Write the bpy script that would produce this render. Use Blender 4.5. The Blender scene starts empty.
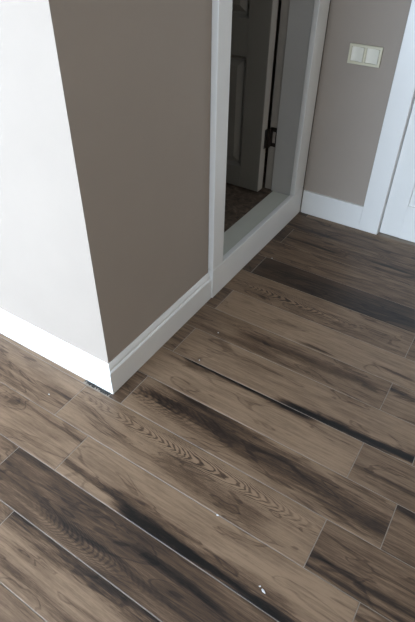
import bpy, bmesh, math, random
from mathutils import Vector, Matrix

scene = bpy.context.scene
COL = scene.collection
random.seed(7)
S = 1.5                      # camera height in metres; everything below is in metres

# ------------------------------------------------------------------ camera
def make_camera():
    yaw, pitch, roll, fpx = -0.5554185, 0.7008934, 0.0146239, 505.663
    f = Vector((math.sin(yaw)*math.cos(pitch), math.cos(yaw)*math.cos(pitch), -math.sin(pitch)))
    r = f.cross(Vector((0, 0, 1))).normalized()
    u = r.cross(f)
    r2 = math.cos(roll)*r + math.sin(roll)*u
    u2 = -math.sin(roll)*r + math.cos(roll)*u
    cd = bpy.data.cameras.new('camera')
    cam = bpy.data.objects.new('camera', cd)
    COL.objects.link(cam)
    m = Matrix((r2, u2, -f)).transposed().to_4x4()
    m.translation = Vector((0.649825*S, -0.5956035*S, S))
    cam.matrix_world = m
    cd.sensor_fit = 'VERTICAL'
    cd.sensor_height = 24.0
    cd.lens = fpx/622.0*24.0
    cd.clip_start = 0.02
    scene.camera = cam
make_camera()

# ------------------------------------------------------------------ world, light, exposure
world = bpy.data.worlds.new('sky')
scene.world = world
world.use_nodes = True
wb = world.node_tree.nodes['Background']
wb.inputs['Color'].default_value = (0.72, 0.84, 1.0, 1)
wb.inputs['Strength'].default_value = 1.0

# daylight entering by the window in the back wall
WX0, WX1, WZ0, WZ1 = -2.15, 0.20, 0.35, 1.65
def daylight():
    ld = bpy.data.lights.new('window_daylight', 'AREA')
    ld.shape = 'RECTANGLE'
    ld.size = WX1 - WX0
    ld.size_y = WZ1 - WZ0
    ld.energy = 205
    ld.color = (0.68, 0.825, 1.0)
    lo = bpy.data.objects.new('window_daylight', ld)
    COL.objects.link(lo)
    lo.location = ((WX0+WX1)/2, -3.28, (WZ0+WZ1)/2)
    lo.rotation_euler = (math.radians(90), 0, 0)      # shines along +y
daylight()

vs = scene.view_settings
vs.view_transform = 'Standard'
vs.look = 'None'
vs.exposure = 0.98
vs.gamma = 1.0
vs.use_curve_mapping = False

# ------------------------------------------------------------------ node helpers
class NT:
    def __init__(s, name):
        s.m = bpy.data.materials.new(name)
        s.m.use_nodes = True
        s.t = s.m.node_tree
        s.b = s.t.nodes['Principled BSDF']
    def n(s, typ, **kw):
        nd = s.t.nodes.new(typ)
        for k, v in kw.items():
            setattr(nd, k, v)
        return nd
    def link(s, a, b):
        s.t.links.new(a, b)
    def put(s, sock, v):
        if isinstance(v, (int, float)):
            sock.default_value = v
        elif isinstance(v, (tuple, list)):
            sock.default_value = v
        else:
            s.link(v, sock)
    def math(s, op, a, b=None, c=None, clamp=False):
        nd = s.n('ShaderNodeMath', operation=op, use_clamp=clamp)
        s.put(nd.inputs[0], a)
        if b is not None: s.put(nd.inputs[1], b)
        if c is not None: s.put(nd.inputs[2], c)
        return nd.outputs[0]
    def add(s, a, b): return s.math('ADD', a, b)
    def sub(s, a, b): return s.math('SUBTRACT', a, b)
    def mul(s, a, b): return s.math('MULTIPLY', a, b)
    def div(s, a, b): return s.math('DIVIDE', a, b)
    def comb(s, x, y, z):
        nd = s.n('ShaderNodeCombineXYZ')
        for i, v in enumerate((x, y, z)): s.put(nd.inputs[i], v)
        return nd.outputs[0]
    def noise(s, vec, scale=1.0, detail=3.0, rough=0.5, dist=0.0):
        nd = s.n('ShaderNodeTexNoise')
        s.put(nd.inputs['Vector'], vec)
        nd.inputs['Scale'].default_value = scale
        nd.inputs['Detail'].default_value = detail
        nd.inputs['Roughness'].default_value = rough
        nd.inputs['Distortion'].default_value = dist
        return nd.outputs['Fac']
    def gauss(s, d):
        return s.math('POWER', 2.718, s.mul(s.mul(d, d), -1.0))
    def smooth(s, x, a, b):
        nd = s.n('ShaderNodeMapRange', interpolation_type='SMOOTHSTEP')
        s.put(nd.inputs[0], x); s.put(nd.inputs[1], a); s.put(nd.inputs[2], b)
        return nd.outputs[0]
    def ramp(s, fac, stops):
        nd = s.n('ShaderNodeValToRGB')
        el = nd.color_ramp.elements
        while len(el) < len(stops): el.new(0.5)
        for e, (p, c) in zip(el, stops):
            e.position = p; e.color = (*c, 1)
        s.put(nd.inputs[0], fac)
        return nd.outputs[0]
    def bump(s, h, strength, dist):
        nd = s.n('ShaderNodeBump')
        nd.inputs['Strength'].default_value = strength
        nd.inputs['Distance'].default_value = dist
        s.link(h, nd.inputs['Height'])
        s.link(nd.outputs[0], s.b.inputs['Normal'])

def paint(name, col, rough, nscale, amount, bump=0.0, spec=0.5):
    t = NT(name)
    tc = t.n('ShaderNodeTexCoord').outputs['Object']
    nz = t.noise(tc, nscale, 5, 0.6)
    lo = tuple(c*(1-amount) for c in col); hi = tuple(min(1, c*(1+amount)) for c in col)
    t.link(t.ramp(nz, [(0.25, lo), (0.75, hi)]), t.b.inputs['Base Color'])
    t.b.inputs['Roughness'].default_value = rough
    t.b.inputs['Specular IOR Level'].default_value = spec
    if bump:
        t.bump(t.noise(tc, 260, 2), bump, 0.001)
    return t.m

M = {}
M['wall'] = paint('taupe_wall_paint', (0.380, 0.328, 0.281), 0.75, 3.0, 0.03, 0.10, 0.3)
M['beige'] = paint('beige_bounce_paint', (0.54, 0.44, 0.34), 0.75, 3.0, 0.03, 0.10, 0.3)  # tint made up for the unseen right wall, to bounce warm light
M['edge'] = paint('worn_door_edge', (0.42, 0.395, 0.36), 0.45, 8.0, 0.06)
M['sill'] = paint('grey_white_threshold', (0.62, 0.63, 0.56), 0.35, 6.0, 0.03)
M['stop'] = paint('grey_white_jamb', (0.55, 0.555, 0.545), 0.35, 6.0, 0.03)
M['trim'] = paint('white_gloss_trim', (0.84, 0.84, 0.82), 0.32, 6.0, 0.02)
M['ceiling'] = paint('ceiling_paint', (0.75, 0.74, 0.72), 0.9, 2.0, 0.02)
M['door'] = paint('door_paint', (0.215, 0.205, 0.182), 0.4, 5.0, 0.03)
M['switch'] = paint('ivory_plastic', (0.66, 0.62, 0.46), 0.35, 20.0, 0.02)
M['rocker'] = paint('pale_plastic', (0.84, 0.81, 0.70), 0.22, 20.0, 0.02)
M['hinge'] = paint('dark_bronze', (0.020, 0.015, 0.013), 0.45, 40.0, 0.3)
M['steel'] = paint('worn_steel', (0.42, 0.38, 0.35), 0.4, 60.0, 0.15)
M['grout'] = paint('pale_grout', (0.28, 0.24, 0.20), 0.85, 30.0, 0.15)
M['mortar'] = paint('dark_mortar', (0.060, 0.057, 0.054), 0.95, 220.0, 0.95, 0, 0.1)
M['chip'] = paint('white_chip', (0.62, 0.62, 0.62), 0.6, 50.0, 0.03)
M['frame'] = paint('window_white', (0.8, 0.8, 0.8), 0.4, 5.0, 0.02)

def carpet_mat():
    t = NT('brown_interior_floor')
    tc = t.n('ShaderNodeTexCoord').outputs['Object']
    a = t.noise(tc, 26, 6, 0.7, 0.6)
    t.link(t.ramp(a, [(0.30, (0.035, 0.026, 0.019)), (0.55, (0.12, 0.085, 0.060)), (0.75, (0.24, 0.18, 0.13))]), t.b.inputs['Base Color'])
    t.b.inputs['Roughness'].default_value = 0.8
    t.bump(a, 0.4, 0.003)
    return t.m
M['inner_floor'] = carpet_mat()

def glass_mat():
    t = NT('window_glass')
    tr = t.n('ShaderNodeBsdfTransparent'); gl = t.n('ShaderNodeBsdfGlossy')
    gl.inputs['Roughness'].default_value = 0.02
    mx = t.n('ShaderNodeMixShader'); mx.inputs[0].default_value = 0.06
    t.link(tr.outputs[0], mx.inputs[1]); t.link(gl.outputs[0], mx.inputs[2])
    t.link(mx.outputs[0], t.t.nodes['Material Output'].inputs['Surface'])
    return t.m
M['glass'] = glass_mat()

TW = 0.169
def wood_mat():
    """Wood-look plank: every plank carries its own figure in custom properties."""
    t = NT('wood_plank')
    sep = t.n('ShaderNodeSeparateXYZ')
    t.link(t.n('ShaderNodeTexCoord').outputs['Object'], sep.inputs[0])
    u, v = sep.outputs[0], sep.outputs[1]
    vn = t.div(v, TW)
    def attr(name):
        return t.n('ShaderNodeAttribute', attribute_type='OBJECT', attribute_name=name)
    def attr3(name):
        sp = t.n('ShaderNodeSeparateXYZ'); t.link(attr(name).outputs['Vector'], sp.inputs[0])
        return sp.outputs
    seed = attr('seed').outputs['Fac']
    tone = attr('tone').outputs['Fac']
    sz = t.mul(seed, 3.7)
    broad = t.noise(t.comb(t.mul(u, 2.6), t.mul(v, 15), sz), 1, 4, 0.55, 1.2)
    fibre = t.noise(t.comb(t.mul(u, 6), t.mul(v, 130), sz), 1, 5, 0.68, 0.5)
    fine = t.noise(t.comb(t.mul(u, 40), t.mul(v, 620), sz), 1, 2, 0.6)
    blot = t.noise(t.comb(t.mul(u, 2.4), t.mul(v, 11), t.add(sz, 5.0)), 1, 2.5, 0.5, 1.4)
    wob = t.noise(t.comb(t.mul(u, 5.0), 0.0, t.add(sz, 9.0)), 1, 3, 0.6)
    edge = t.noise(t.comb(t.mul(u, 5.0), t.mul(v, 75), t.add(sz, 2.0)), 1, 5, 0.7, 0.5)
    dark = t.add(tone, t.mul(t.sub(broad, 0.5), 0.55))
    dark = t.add(dark, t.mul(t.sub(fibre, 0.5), 0.78))
    dark = t.add(dark, t.mul(t.sub(fine, 0.5), 0.30))
    # brown contour blotches
    rings = t.math('SINE', t.mul(blot, 46.0))
    bl = t.mul(t.smooth(rings, 0.45, 1.0), t.smooth(blot, 0.44, 0.60))
    dark = t.add(dark, t.mul(bl, 0.17))
    dark = t.add(dark, t.mul(t.smooth(blot, 0.55, 0.72), 0.14))
    for i in (1, 2, 3):
        v0, v1, w = attr3('streak_%d_path' % i)
        a, b, st = attr3('streak_%d_span' % i)
        ctr = t.add(v0, t.mul(t.sub(v1, v0), u))
        ctr = t.add(ctr, t.mul(t.sub(wob, 0.5), 0.12))
        ctr = t.add(ctr, t.mul(t.sub(edge, 0.5), t.mul(w, 2.6)))
        d = t.div(t.sub(vn, ctr), t.math('MAXIMUM', w, 0.005))
        g = t.gauss(d)
        rng = t.mul(t.smooth(u, a, t.add(a, 0.12)), t.sub(1.0, t.smooth(u, t.sub(b, 0.12), b)))
        k = t.mul(t.mul(g, rng), t.mul(st, t.add(0.55, t.mul(fine, 0.9))))
        dark = t.add(dark, k)
    # cathedral figure: nested arches along the plank
    uc, vc, cs = attr3('crest_place')
    fr, cb, hu = attr3('crest_shape')
    dv = t.sub(vn, vc)
    ph = t.add(t.mul(t.sub(u, uc), fr), t.mul(t.mul(dv, dv), cb))
    ph = t.add(ph, t.mul(t.sub(broad, 0.5), 22.0))
    ph = t.add(ph, t.mul(wob, 26.0))
    ph = t.add(ph, t.mul(t.sub(edge, 0.5), 7.0))
    arch = t.sub(t.smooth(t.math('SINE', ph), -0.4, 0.9), 0.25)
    msk = t.mul(t.gauss(t.div(dv, 0.34)), t.gauss(t.div(t.sub(u, uc), t.math('MAXIMUM', hu, 0.01))))
    ck = t.mul(t.mul(arch, msk), t.mul(cs, t.add(0.4, t.mul(fine, 1.2))))
    dark = t.math('ADD', dark, ck, clamp=True)
    colr = t.ramp(dark, [(0.0, (0.268, 0.182, 0.117)), (0.22, (0.172, 0.112, 0.070)), (0.42, (0.084, 0.051, 0.031)),
                         (0.68, (0.028, 0.018, 0.013)), (1.0, (0.004, 0.003, 0.0025))])
    t.link(colr, t.b.inputs['Base Color'])
    t.link(t.add(0.30, t.mul(fibre, 0.16)), t.b.inputs['Roughness'])
    t.b.inputs['Specular IOR Level'].default_value = 0.36
    t.bump(t.add(t.mul(fibre, 0.6), t.mul(ck, -0.5)), 0.25, 0.0012)
    return t.m
M['wood'] = wood_mat()

# ------------------------------------------------------------------ mesh helpers
def link(name, me, mat, parent=None, smooth=False):
    o = bpy.data.objects.new(name, me)
    COL.objects.link(o)
    if mat is not None: me.materials.append(mat)
    if parent is not None: o.parent = parent
    if smooth:
        for p in me.polygons: p.use_smooth = True
    return o

def to_mesh(name, bm):
    bmesh.ops.recalc_face_normals(bm, faces=bm.faces[:])
    me = bpy.data.meshes.new(name)
    bm.to_mesh(me); bm.free()
    return me

def add_box(bm, x0, x1, y0, y1, z0, z1):
    vs_ = [bm.verts.new(c) for c in ((x0,y0,z0),(x1,y0,z0),(x1,y1,z0),(x0,y1,z0),(x0,y0,z1),(x1,y0,z1),(x1,y1,z1),(x0,y1,z1))]
    for f in ((0,3,2,1),(4,5,6,7),(0,1,5,4),(1,2,6,5),(2,3,7,6),(3,0,4,7)):
        bm.faces.new([vs_[i] for i in f])

def box(name, x0, x1, y0, y1, z0, z1, mat, parent=None, bev=0.0, seg=2):
    bm = bmesh.new()
    add_box(bm, x0, x1, y0, y1, z0, z1)
    if bev:
        bmesh.ops.bevel(bm, geom=bm.edges[:], offset=bev, segments=seg, affect='EDGES', profile=0.6)
    return link(name, to_mesh(name, bm), M[mat], parent)

def boxes(name, lst, mat, parent=None):
    bm = bmesh.new()
    for b in lst: add_box(bm, *b)
    return link(name, to_mesh(name, bm), M[mat], parent)

def prism(name, ring, mat, parent=None):
    """ring: list of cross-sections (each a list of points) lofted and capped."""
    bm = bmesh.new()
    secs = [[bm.verts.new(p) for p in s] for s in ring]
    n = len(secs[0])
    for a, b in zip(secs, secs[1:]):
        for i in range(n):
            bm.faces.new((a[i], a[(i+1) % n], b[(i+1) % n], b[i]))
    bm.faces.new(secs[0]); bm.faces.new(list(reversed(secs[-1])))
    return link(name, to_mesh(name, bm), M[mat], parent)

def cyl(bm, c, axis, r, h, seg=16):
    rot = Vector((0, 0, 1)).rotation_difference(Vector(axis)).to_matrix().to_4x4()
    bmesh.ops.create_cone(bm, cap_ends=True, segments=seg, radius1=r, radius2=r, depth=h, matrix=Matrix.Translation(c) @ rot)

def empty(name, loc=(0, 0, 0)):
    o = bpy.data.objects.new(name, None)
    o.location = loc
    COL.objects.link(o)
    return o

def tag(o, label, cat, kind=None, group=None):
    o['label'] = label; o['category'] = cat
    if kind: o['kind'] = kind
    if group: o['group'] = group
    return o

# ------------------------------------------------------------------ dimensions
CEIL = 2.50
XL, XR, YB = -2.7, 2.2, -3.2          # room extents (left, right, back)
YF = 1.70                             # face of the far baseboard
WF = 0.020                            # baseboards stand this far in front of the wall paint
OY0, OY1 = 0.797, 1.575               # doorway opening along the taupe wall
SILL = 0.157                          # height of the raised threshold
OZ1 = 2.16                            # head of the doorway
WT = 0.168                            # back of the taupe wall
IX = -2.2                             # far side of the inner room
IY1 = 2.6

# ------------------------------------------------------------------ floor and planks
floor = boxes('floor', [(XL, XR, YB, 0.02, -0.06, -0.0012), (-0.02, XR, 0.02, 1.80, -0.06, -0.0012)], 'grout')
tag(floor, 'brown wood-look plank floor with pale thin joints', 'floor', 'structure')
ANG = -0.006925
known = {-4: -0.694, -3: -0.528, -2: -0.358, -1: -0.193, 0: -0.0195, 1: 0.151, 2: 0.317, 3: 0.492, 4: 0.652, 5: 0.818}
def rowy(k):
    return known.get(k, -0.0206 + k*0.16897)
rowst = {}
NONE = dict(tone=0.2, s=[], c=None)
# figure of the planks in view: (row, joint index) ; streak = (v at u0, v at u1, width, from u, to u, strength)
FIG = {
    (-5, 0): dict(tone=0.25),
    (-4, 0): dict(tone=0.10, s=[(1.02, 1.00, 0.22, -0.2, 1.2, 0.62), (0.25, 0.1, 0.10, 0.0, 1.2, 0.2)]),
    (-3, 0): dict(tone=0.40, s=[(0.80, 0.62, 0.07, 0.5, 0.95, 0.45), (0.92, 0.95, 0.10, -0.2, 0.7, 0.2), (0.45, 0.20, 0.07, 0.1, 1.1, 0.22)], c=(0.42, 0.24, 0.20, 300, 700, 0.20)),
    (-2, -1): dict(tone=0.12, s=[(0.85, 0.80, 0.05, 0.6, 1.1, 0.25)]),
    (-2, 0): dict(tone=0.08, s=[(0.12, 0.06, 0.105, 0.20, 1.2, 1.0), (0.30, 0.02, 0.06, -0.1, 0.6, 0.42), (0.34, 0.26, 0.08, 0.15, 0.9, 0.22)]),
    (-1, -1): dict(tone=0.16, s=[(0.60, 0.48, 0.05, 0.80, 1.1, 0.3)]),
    (-1, 0): dict(tone=0.10, s=[(0.42, 0.22, 0.24, 0.38, 0.9, 0.26)], c=(0.55, 0.74, 0.38, 190, 800, 0.52)),
    (-1, 1): dict(tone=0.32, s=[(0.30, 0.20, 0.06, -0.2, 1.2, 0.35), (0.10, 0.10, 0.04, -0.2, 1.2, 0.3)]),
    (0, -1): dict(tone=0.36),
    (0, 0): dict(tone=0.14, s=[(0.80, 0.38, 0.27, 0.12, 1.2, 0.46), (0.62, 0.60, 0.16, -0.02, 0.26, 0.5), (0.98, 0.80, 0.07, 0.0, 0.6, 0.35)], c=(0.12, 0.5, 0.2, 200, 300, 0.2)),
    (1, 0): dict(tone=0.07, s=[(1.00, 0.96, 0.085, 0.20, 0.86, 1.0), (0.85, 0.70, 0.05, 0.1, 0.4, 0.25)]),
    (1, 1): dict(tone=0.28, s=[(0.35, 0.3, 0.06, -0.2, 1.2, 0.3)]),
    (2, -1): dict(tone=0.24),
    (2, 0): dict(tone=0.13, s=[(-0.06, 0.14, 0.10, 0.45, 1.2, 1.0)]),
    (3, 0): dict(tone=0.24, s=[(0.35, 0.62, 0.16, 0.30, 1.0, 0.28), (0.15, 0.1, 0.08, 0.1, 0.6, 0.2)]),
    (4, -1): dict(tone=0.30),
    (4, 0): dict(tone=0.09, s=[(0.08, 0.06, 0.05, 0.38, 0.62, 0.6), (0.42, 0.30, 0.05, 0.70, 0.95, 0.55)]),
    (5, 0): dict(tone=0.22, c=(0.42, 0.42, 0.26, 190, 700, 0.50)),
    (6, -1): dict(tone=0.42),
    (6, 0): dict(tone=0.55, s=[(0.5, 0.4, 0.3, -0.2, 1.2, 0.12)]),
    (7, 0): dict(tone=0.30),
    (8, -1): dict(tone=0.5),
    (8, 0): dict(tone=0.33, s=[(0.42, 0.42, 0.05, -0.1, 0.35, 0.5), (0.62, 0.6, 0.05, 0.42, 0.75, 0.45)]),
    (9, 0): dict(tone=0.33, s=[(0.2, 0.18, 0.06, -0.1, 0.5, 0.4)]),
    (10, -1): dict(tone=0.5),
}
G = 0.0013                     # half of a joint

def plank(x0, x1, y0, y1, ox, oy, fig, seed):
    if x1 - x0 < 0.006 or y1 - y0 < 0.006: return
    bm = bmesh.new()
    add_box(bm, x0-ox, x1-ox, y0-oy, y1-oy, -0.0012, 0.0)
    top = [e for e in bm.edges if all(abs(vv.co.z) < 1e-6 for vv in e.verts)]
    bmesh.ops.bevel(bm, geom=top, offset=0.0009, segments=1, affect='EDGES')
    o = link('plank', to_mesh('plank', bm), M['wood'], floor)
    o.rotation_euler = (0, 0, ANG)
    c, s_ = math.cos(ANG), math.sin(ANG)
    o.location = (ox*c - oy*s_, ox*s_ + oy*c, 0)
    o['seed'] = float(seed)
    o['tone'] = float(fig.get('tone', 0.2))
    st = fig.get('s', [])
    for i in range(3):
        a = st[i] if i < len(st) else (0, 0, 0.05, 0, 1, 0)
        o['streak_%d_path' % (i+1)] = [float(q) for q in a[:3]]
        o['streak_%d_span' % (i+1)] = [float(q) for q in a[3:]]
    cr = fig.get('c') or (0.5, 0.5, 0.3, 80, 30, 0.0)
    o['crest_place'] = [float(cr[0]), float(cr[1]), float(cr[5])]
    o['crest_shape'] = [float(cr[3]), float(cr[4]), float(cr[2])]

def lay_floor():
    rnd = random.Random(3)
    XJ = -0.008                       # planks run a little under the baseboard
    for r in range(-18, 11):
        y0, y1 = rowy(r)+G, rowy(r+1)-G
        off = 0.052 if r % 2 == 0 else -0.117
        for j in range(-4, 3):
            ox = off + j*1.0
            a, b = ox+G, ox+1.0-G
            a, b = max(a, XL+0.01), min(b, XR-0.01)
            if b - a < 0.01: continue
            fig = FIG.get((r, j)) or dict(tone=rnd.uniform(0.08, 0.40), s=[(rnd.random(), rnd.random(), rnd.uniform(.05, .2), -0.2, 1.2, rnd.uniform(0, .5))],
                                          c=(0.5, rnd.random(), 0.4, 260, 420, rnd.choice((0, 0, 0.25))))
            seed = r*1.37 + j*4.21 + 40
            if r < 0:
                plank(a, b, max(y0, YB+0.03), y1, ox, rowy(r), fig, seed)
            else:
                yy1 = min(y1, YF+0.008)
                if r == 0 and a < -0.12:
                    plank(a, min(b, -0.140), y0, 0.006, ox, rowy(r), FIG[(-1, -1)], seed+0.3)
                if b > XJ + 0.01 and yy1 > y0:
                    plank(max(a, XJ), b, y0, yy1, ox, rowy(r), fig, seed)
lay_floor()

# crumbling mortar in the gap at the foot of the corner
def mortar():
    rnd = random.Random(11)
    bm = bmesh.new()
    n = 30
    lo_, hi_ = [], []
    for i in range(n+1):
        x = -0.138 + 0.128*i/n
        lo_.append((x, -0.0175 + 0.011*rnd.random()*(1 if i > 6 else 1.5)))
        hi_.append((x, 0.004))
    for i in range(n):
        q = [lo_[i], lo_[i+1], hi_[i+1], hi_[i]]
        z = -0.0006 + rnd.uniform(0, 0.0005)
        b4 = [bm.verts.new((*c, -0.0012)) for c in q]; t4 = [bm.verts.new((*c, z)) for c in q]
        bm.faces.new(t4)
        for k in range(4): bm.faces.new((b4[k], b4[(k+1) % 4], t4[(k+1) % 4], t4[k]))
    for i in range(34):
        x = rnd.uniform(-0.132, -0.012); y = rnd.uniform(-0.015, 0.001); r_ = rnd.uniform(0.0012, 0.0035)
        bmesh.ops.create_icosphere(bm, subdivisions=1, radius=r_, matrix=Matrix.Translation((x, y, 0)) @ Matrix.Diagonal((1.5, 1, 0.6, 1)))
    o = link('mortar_gap', to_mesh('mortar_gap', bm), M['mortar'], floor)
    o['label'] = 'dark crumbling mortar gap at the foot of the wall corner'
    o['kind'] = 'stuff'
mortar()

# ------------------------------------------------------------------ walls
H = CEIL
wl = box('wall_left', XL-0.10, -WF, WF, WF+0.10, 0, H, 'wall')
tag(wl, 'brightly lit pale grey wall at the left of the corner', 'wall', 'structure')
wc = boxes('wall_center', [(-WT, -WF, WF+0.10, OY0-0.03, 0, H), (-WT, -WF, OY1+0.03, YF-0.012, 0, H), (-WT, -0.10, YF-0.012, YF+0.015, 0, H),
                           (-WT, -WF, OY0-0.03, OY1+0.03, OZ1+0.03, H), (-WT, -WF, OY0-0.03, OY1+0.03, 0, SILL-0.03)], 'wall')
tag(wc, 'shaded taupe wall with the open doorway', 'wall', 'structure')
DX0, DX1, DZ1 = 0.479, 1.290, 2.06     # second doorway, in the far wall
wfar = boxes('wall_far', [(-WT, DX0-0.02, YF+0.015, YF+0.13, 0, H), (DX1+0.02, XR+0.1, YF+0.015, YF+0.13, 0, H), (DX0-0.02, DX1+0.02, YF+0.015, YF+0.13, DZ1+0.02, H)], 'wall')
tag(wfar, 'grey taupe far wall carrying the light switch', 'wall', 'structure')
wr = box('unseen_wall_right', XR, XR+0.10, YB-0.1, YF+0.015, 0, H, 'beige')
tag(wr, 'unseen wall at the right, tinted beige to bounce warm light', 'wall', 'structure')
wb_ = boxes('wall_back', [(XL-0.1, WX0, YB-0.10, YB, 0, H), (WX1, XR, YB-0.10, YB, 0, H), (WX0, WX1, YB-0.10, YB, 0, WZ0), (WX0, WX1, YB-0.10, YB, WZ1, H)], 'wall')
tag(wb_, 'taupe wall with the window, behind the viewer', 'wall', 'structure')
ws = box('wall_side', XL-0.10, XL, YB, WF, 0, H, 'wall')
tag(ws, 'taupe wall at the far left end of the room', 'wall', 'structure')
ce = boxes('ceiling', [(XL-0.1, XR+0.1, YB-0.1, WF, H, H+0.08), (-WT, XR+0.1, WF, YF+0.13, H, H+0.08)], 'ceiling')
tag(ce, 'plain white ceiling', 'ceiling', 'structure')

def window():
    w = empty('window_1', ((WX0+WX1)/2, YB-0.05, WZ0))
    tag(w, 'white framed window behind the viewer', 'window', 'structure')
    mw = Matrix.Translation(w.location).inverted()
    xm = (WX0+WX1)/2
    def sub(o):
        o.matrix_parent_inverse = mw; return o
    sub(boxes('window_frame', [(WX0, WX0+.05, YB-.09, YB-.02, WZ0, WZ1), (WX1-.05, WX1, YB-.09, YB-.02, WZ0, WZ1), (xm-.03, xm+.03, YB-.09, YB-.02, WZ0, WZ1),
                               (WX0, WX1, YB-.09, YB-.02, WZ0, WZ0+.05), (WX0, WX1, YB-.09, YB-.02, WZ1-.05, WZ1)], 'frame', w))
    sub(box('pane', WX0+.05, xm-.03, YB-.058, YB-.052, WZ0+.05, WZ1-.05, 'glass', w))
    sub(box('pane', xm+.03, WX1-.05, YB-.058, YB-.052, WZ0+.05, WZ1-.05, 'glass', w))
    sub(box('window_sill', WX0-.04, WX1+.04, YB-.02, YB+.10, WZ0-.03, WZ0, 'frame', w, 0.004))
window()

# inner room beyond the doorway
fi = box('floor_inner', IX, -0.128, WF+0.10, IY1, -0.02, SILL-0.006, 'inner_floor')
tag(fi, 'dark mottled brown floor of the room beyond the doorway', 'floor', 'structure')
wi = boxes('wall_inner', [(IX-0.1, IX, WF+0.1, IY1, 0, H), (IX-0.1, -WT, IY1, IY1+0.1, 0, H), (-WT-0.001, -WT+0.09, YF+0.13, IY1, 0, H)], 'wall')
tag(wi, 'dim walls of the room beyond the doorway', 'wall', 'structure')
ci = box('ceiling_inner', IX-0.1, -WT, WF+0.10, IY1+0.1, H, H+0.08, 'ceiling')
tag(ci, 'ceiling of the dim room beyond the doorway', 'ceiling', 'structure')

# ------------------------------------------------------------------ baseboards
BH = 0.140
PROF = [(0.0, 0.0), (WF, 0.0), (WF, 0.108), (WF-0.003, 0.112), (WF-0.0075, 0.114), (WF-0.0075, 0.124), (WF-0.010, 0.129), (WF-0.014, 0.136), (0.003, BH), (0.0, BH)]
def baseboard(name, f0, f1, label):
    o = prism(name, [[f0(d, z) for d, z in PROF], [f1(d, z) for d, z in PROF]], 'trim')
    tag(o, label, 'baseboard', 'structure')
# mitred at the outside corner: depth d is measured out of the wall face
baseboard('baseboard_left', lambda d, z: (XL, WF-d, z), lambda d, z: (-WF+d, WF-d, z), 'bright white baseboard along the lit left wall')
baseboard('baseboard_center', lambda d, z: (-WF+d, WF-d, z), lambda d, z: (-WF+d, OY0-0.089-0.001, z), 'white moulded baseboard along the shaded taupe wall')
def flatbase(name, x0, x1, label):
    o = box(name, x0, x1, YF, YF+0.015, 0, BH+0.002, 'trim', None, 0.0015, 1)
    tag(o, label, 'baseboard', 'structure')
flatbase('baseboard_far', 0.0125, 0.3715, 'flat white baseboard under the light switch')
flatbase('baseboard_far_end', DX1+0.106, XR, 'flat white baseboard right of the closed white door')

# ------------------------------------------------------------------ doorway trim in the taupe wall
CW = 0.089
def doorway():
    e = empty('trim_1', (0, (OY0+OY1)/2, 0))
    tag(e, 'white door surround with raised threshold in the taupe wall', 'door frame', 'structure')
    mw = Matrix.Translation(e.location).inverted()
    def sub(o, label=None):
        o.matrix_parent_inverse = mw
        if label: o['label'] = label
        return o
    XF = 0.007                        # face of the casing
    yl, yr = OY0-CW, YF+0.002
    sub(box('bottom_casing', -WF, XF, yl, yr, 0.0, SILL, 'trim', e, 0.0035), 'white riser board below the threshold')
    def side(y0, y1, ya):             # flat board with a low bead on the outer edge
        sub(box('side_casing', -WF, XF, y0, y1, SILL+0.0020, OZ1+CW, 'trim', e, 0.003))
    side(yl, OY0, yl)
    side(OY1, yr, yr)
    sub(box('shadow_strip', -WF, 0.0045, yr+0.0005, YF+0.0145, BH+0.004, OZ1+CW, 'hinge', e), 'dark strip painted as the shadow between the casing and the far wall')  # solid dark strip stands in for the shadow in the corner gap
    sub(box('head_casing', -WF, XF, OY0, OY1, OZ1, OZ1+CW, 'trim', e, 0.003))
    # lining of the opening, set back 6 mm from the casing edge
    RV = 0.006
    sub(box('threshold_board', -0.128, -WF, OY0-RV, OY1+RV, SILL-0.03, SILL-RV, 'sill', e, 0.002), 'grey white painted threshold board')
    sub(box('jamb', -WT-0.004, -WF, OY0-RV-0.022, OY0-RV, SILL-0.03, OZ1+RV+0.022, 'trim', e))
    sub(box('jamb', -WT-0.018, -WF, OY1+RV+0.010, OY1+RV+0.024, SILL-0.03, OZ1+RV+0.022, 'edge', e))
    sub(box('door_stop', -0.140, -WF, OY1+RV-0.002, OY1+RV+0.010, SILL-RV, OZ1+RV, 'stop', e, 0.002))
    sub(box('jamb_head', -WT-0.004, -WF, OY0-RV, OY1+RV, OZ1+RV, OZ1+RV+0.022, 'trim', e))
doorway()

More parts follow.
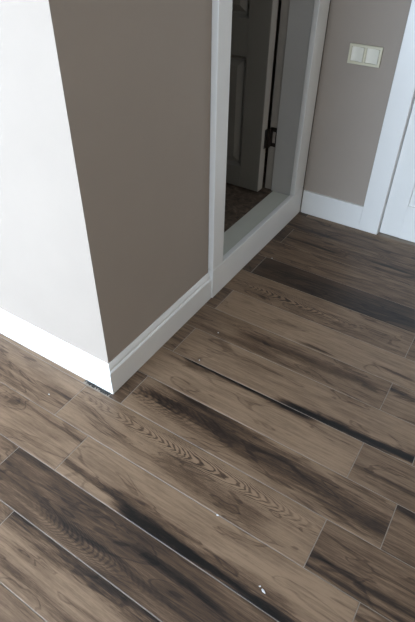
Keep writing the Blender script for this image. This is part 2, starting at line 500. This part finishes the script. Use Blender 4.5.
# ------------------------------------------------------------------ inner door, opened a right angle into the dim room
def inner_door():
    DW, DT, DH = 0.745, 0.058, 1.985
    HX, Y0, Z0 = -0.189, 1.498, SILL+0.006      # hinge edge, near face, bottom
    e = empty('door_1', (HX, Y0+DT/2, Z0))
    tag(e, 'dark-looking panelled door standing open inside the doorway', 'door', 'structure')
    mw = Matrix.Translation(e.location).inverted()
    def sub(o, label=None):
        o.matrix_parent_inverse = mw
        if label: o['label'] = label
        return o
    ST, MS = 0.118, 0.095
    pw = (DW-2*ST-MS)/2
    rails = [(0.0, 0.120), (0.690, 0.855), (1.52, 1.62), (1.865, DH)]
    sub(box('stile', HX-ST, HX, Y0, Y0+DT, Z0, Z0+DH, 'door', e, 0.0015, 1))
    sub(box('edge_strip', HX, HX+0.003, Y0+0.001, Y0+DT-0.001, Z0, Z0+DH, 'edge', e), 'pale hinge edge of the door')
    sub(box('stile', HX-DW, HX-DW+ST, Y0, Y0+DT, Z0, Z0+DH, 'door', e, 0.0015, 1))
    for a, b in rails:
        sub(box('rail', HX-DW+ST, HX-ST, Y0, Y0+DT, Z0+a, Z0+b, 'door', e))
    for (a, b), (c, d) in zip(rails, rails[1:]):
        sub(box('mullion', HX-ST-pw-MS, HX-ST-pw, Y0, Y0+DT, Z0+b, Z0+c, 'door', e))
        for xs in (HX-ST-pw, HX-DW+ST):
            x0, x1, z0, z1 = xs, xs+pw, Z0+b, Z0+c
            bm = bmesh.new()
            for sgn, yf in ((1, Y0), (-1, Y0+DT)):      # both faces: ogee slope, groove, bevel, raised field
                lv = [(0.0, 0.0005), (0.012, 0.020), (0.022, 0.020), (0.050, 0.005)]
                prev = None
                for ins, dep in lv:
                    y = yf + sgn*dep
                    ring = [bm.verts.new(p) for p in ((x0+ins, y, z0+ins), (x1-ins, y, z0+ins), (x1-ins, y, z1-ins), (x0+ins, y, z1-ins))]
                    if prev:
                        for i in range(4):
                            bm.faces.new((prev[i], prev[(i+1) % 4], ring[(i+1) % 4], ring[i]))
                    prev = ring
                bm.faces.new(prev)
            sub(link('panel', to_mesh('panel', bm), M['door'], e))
    # hinges: leaf on the door edge, leaf on the jamb, barrel between
    YJ = OY1 + 0.006 + 0.010
    for hz in (0.240, 0.98, 1.70):
        z0, z1 = Z0+hz, Z0+hz+0.104
        h = boxes('hinge', [(HX+0.003, HX+0.0055, Y0+0.032, Y0+DT, z0, z1), (HX, HX+0.020, Y0+DT-0.003, Y0+DT, z0, z1)], 'hinge', e)
        bm = bmesh.new()
        cy, cx = Y0+DT+0.008, HX+0.012
        for k in range(5):
            cyl(bm, (cx, cy, z0+0.0104+k*0.0208), (0, 0, 1), 0.0075, 0.0196)
        add_box(bm, cx+0.002, -0.1415, YJ-0.0035, YJ-0.0005, z0, z1)
        add_box(bm, cx, cx+0.005, cy, YJ-0.0005, z0, z1)
        h2 = link('hinge_leaf', to_mesh('hinge_leaf', bm), M['hinge'], h)
        bm = bmesh.new()
        add_box(bm, cx+0.012, -0.149, YJ-0.0046, YJ-0.0036, z0+0.022, z1-0.022)
        for k in range(3):
            cyl(bm, (cx+0.020, YJ-0.0050, z0+0.034+k*0.018), (0, 1, 0), 0.0045, 0.0016, 10)
        h3 = link('hinge_plate', to_mesh('hinge_plate', bm), M['steel'], h)
        h['label'] = 'dark bronze butt hinge'
        h3['label'] = 'bare worn metal patch on the hinge'
        h.matrix_parent_inverse = mw
inner_door()

# ------------------------------------------------------------------ far doorway with a closed white door
def far_door():
    t = empty('trim_2', ((DX0+DX1)/2, YF, 0))
    tag(t, 'white door casing on the far wall, right of the switch', 'door frame', 'structure')
    mw = Matrix.Translation(t.location).inverted()
    def sub(o):
        o.matrix_parent_inverse = mw; return o
    x0 = 0.372
    sub(box('side_casing', x0, DX0, YF-0.001, YF+0.015, 0, DZ1+0.105, 'trim', t, 0.002, 1))
    sub(box('side_casing', DX1, DX1+0.105, YF-0.001, YF+0.015, 0, DZ1+0.105, 'trim', t, 0.002, 1))
    sub(box('head_casing', DX0, DX1, YF-0.001, YF+0.015, DZ1, DZ1+0.105, 'trim', t, 0.002, 1))
    sub(box('jamb', DX0-0.015, DX0+0.002, YF+0.016, YF+0.13, 0, DZ1, 'trim', t))
    sub(box('jamb', DX1-0.002, DX1+0.015, YF+0.016, YF+0.13, 0, DZ1, 'trim', t))
    sub(box('jamb_head', DX0+0.002, DX1-0.002, YF+0.016, YF+0.13, DZ1-0.002, DZ1+0.015, 'trim', t))
    d = empty('door_2', ((DX0+DX1)/2, YF+0.05, 0.004))
    tag(d, 'closed white door at the right end of the far wall', 'door', 'structure')
    mw = Matrix.Translation(d.location).inverted()
    a, b, ya, yb = DX0+0.006, DX1-0.006, YF+0.030, YF+0.070
    sub(box('stile', a, a+0.11, ya, yb, 0.004, DZ1-0.006, 'trim', d, 0.0015, 1))
    sub(box('stile', b-0.11, b, ya, yb, 0.004, DZ1-0.006, 'trim', d, 0.0015, 1))
    for z0, z1 in ((0.004, 0.20), (0.85, 1.00), (1.92, DZ1-0.006)):
        sub(box('rail', a+0.11, b-0.11, ya, yb, z0, z1, 'trim', d))
    for z0, z1 in ((0.20, 0.85), (1.00, 1.92)):
        sub(box('panel', a+0.11, b-0.11, ya+0.010, yb-0.010, z0, z1, 'trim', d))
far_door()

# ------------------------------------------------------------------ light switch on the far wall
def light_switch():
    yw = YF+0.015
    x0, x1, z0, z1 = 0.136, 0.293, 0.848, 0.934
    e = empty('light_switch', ((x0+x1)/2, yw, (z0+z1)/2))
    tag(e, 'ivory double rocker light switch on the grey far wall', 'light switch')
    mw = Matrix.Translation(e.location).inverted()
    fr = 0.011
    xm = (x0+x1)/2
    o = box('back_plate', x0+0.002, x1-0.002, yw-0.004, yw, z0+0.002, z1-0.002, 'switch', e); o.matrix_parent_inverse = mw
    bm = bmesh.new()
    for b in ((x0, x0+fr, z0, z1), (x1-fr, x1, z0, z1), (xm-fr/2, xm+fr/2, z0+fr, z1-fr), (x0+fr, x1-fr, z0, z0+fr), (x0+fr, x1-fr, z1-fr, z1)):
        add_box(bm, b[0], b[1], yw-0.012, yw-0.003, b[2], b[3])
    o = link('frame', to_mesh('frame', bm), M['switch'], e); o.matrix_parent_inverse = mw
    for a, b in ((x0+fr+0.001, xm-fr/2-0.001), (xm+fr/2+0.001, x1-fr-0.001)):
        # rocker: dished face, left side pressed in
        zc0, zc1 = z0+fr+0.001, z1-fr-0.001
        prof = [(a, yw-0.003)] + [(a+(b-a)*k/8, yw-0.019+0.013*math.sin(math.pi*min(1, k/8*0.62+0.30))) for k in range(9)] + [(b, yw-0.003)]
        o = prism('rocker', [[(x, y, zc0) for x, y in prof], [(x, y, zc1) for x, y in prof]], 'rocker', e)
        o.matrix_parent_inverse = mw
light_switch()

# ------------------------------------------------------------------ white paint flecks on the floor
def chips():
    data = [  # x, y, length, width, turn, label
        (0.814, -0.318, 0.017, 0.007, -0.4, 'largest white paint fleck on the floor, near the bottom edge'),
        (0.800, -0.312, 0.008, 0.004, 0.6, 'small white crumb beside the largest paint fleck'),
        (0.591, -0.198, 0.009, 0.006, 0.2, 'white paint fleck on a plank joint in the middle of the floor'),
        (0.092, 1.165, 0.009, 0.006, 0.1, 'white paint fleck on the floor in front of the doorway'),
        (0.156, 0.518, 0.007, 0.005, 0.9, 'tiny white fleck on the floor just past the door surround'),
        (0.178, 0.333, 0.006, 0.004, 0.3, 'tiny white fleck on the plank with the black streak'),
        (-0.206, -0.133, 0.007, 0.005, 0.0, 'tiny white fleck on the floor below the bright left wall'),
    ]
    for i, (x, y, l, w, a, lab) in enumerate(data):
        rnd = random.Random(i)
        n = 7
        bot, top = [], []
        for k in range(n):
            t = 2*math.pi*k/n
            rr = rnd.uniform(0.75, 1.1)
            px, py = l/2*math.cos(t)*rr, w/2*math.sin(t)*rr
            bot.append((px, py, 0.0)); top.append((px*0.8, py*0.8, 0.0016+rnd.uniform(0, .0008)))
        o = prism('paint_fleck', [bot, top], 'chip')
        o.location = (x, y, 0.0001)
        o.rotation_euler = (0, 0, a)
        tag(o, lab, 'paint fleck', None, 'white flecks on the floor')
chips()
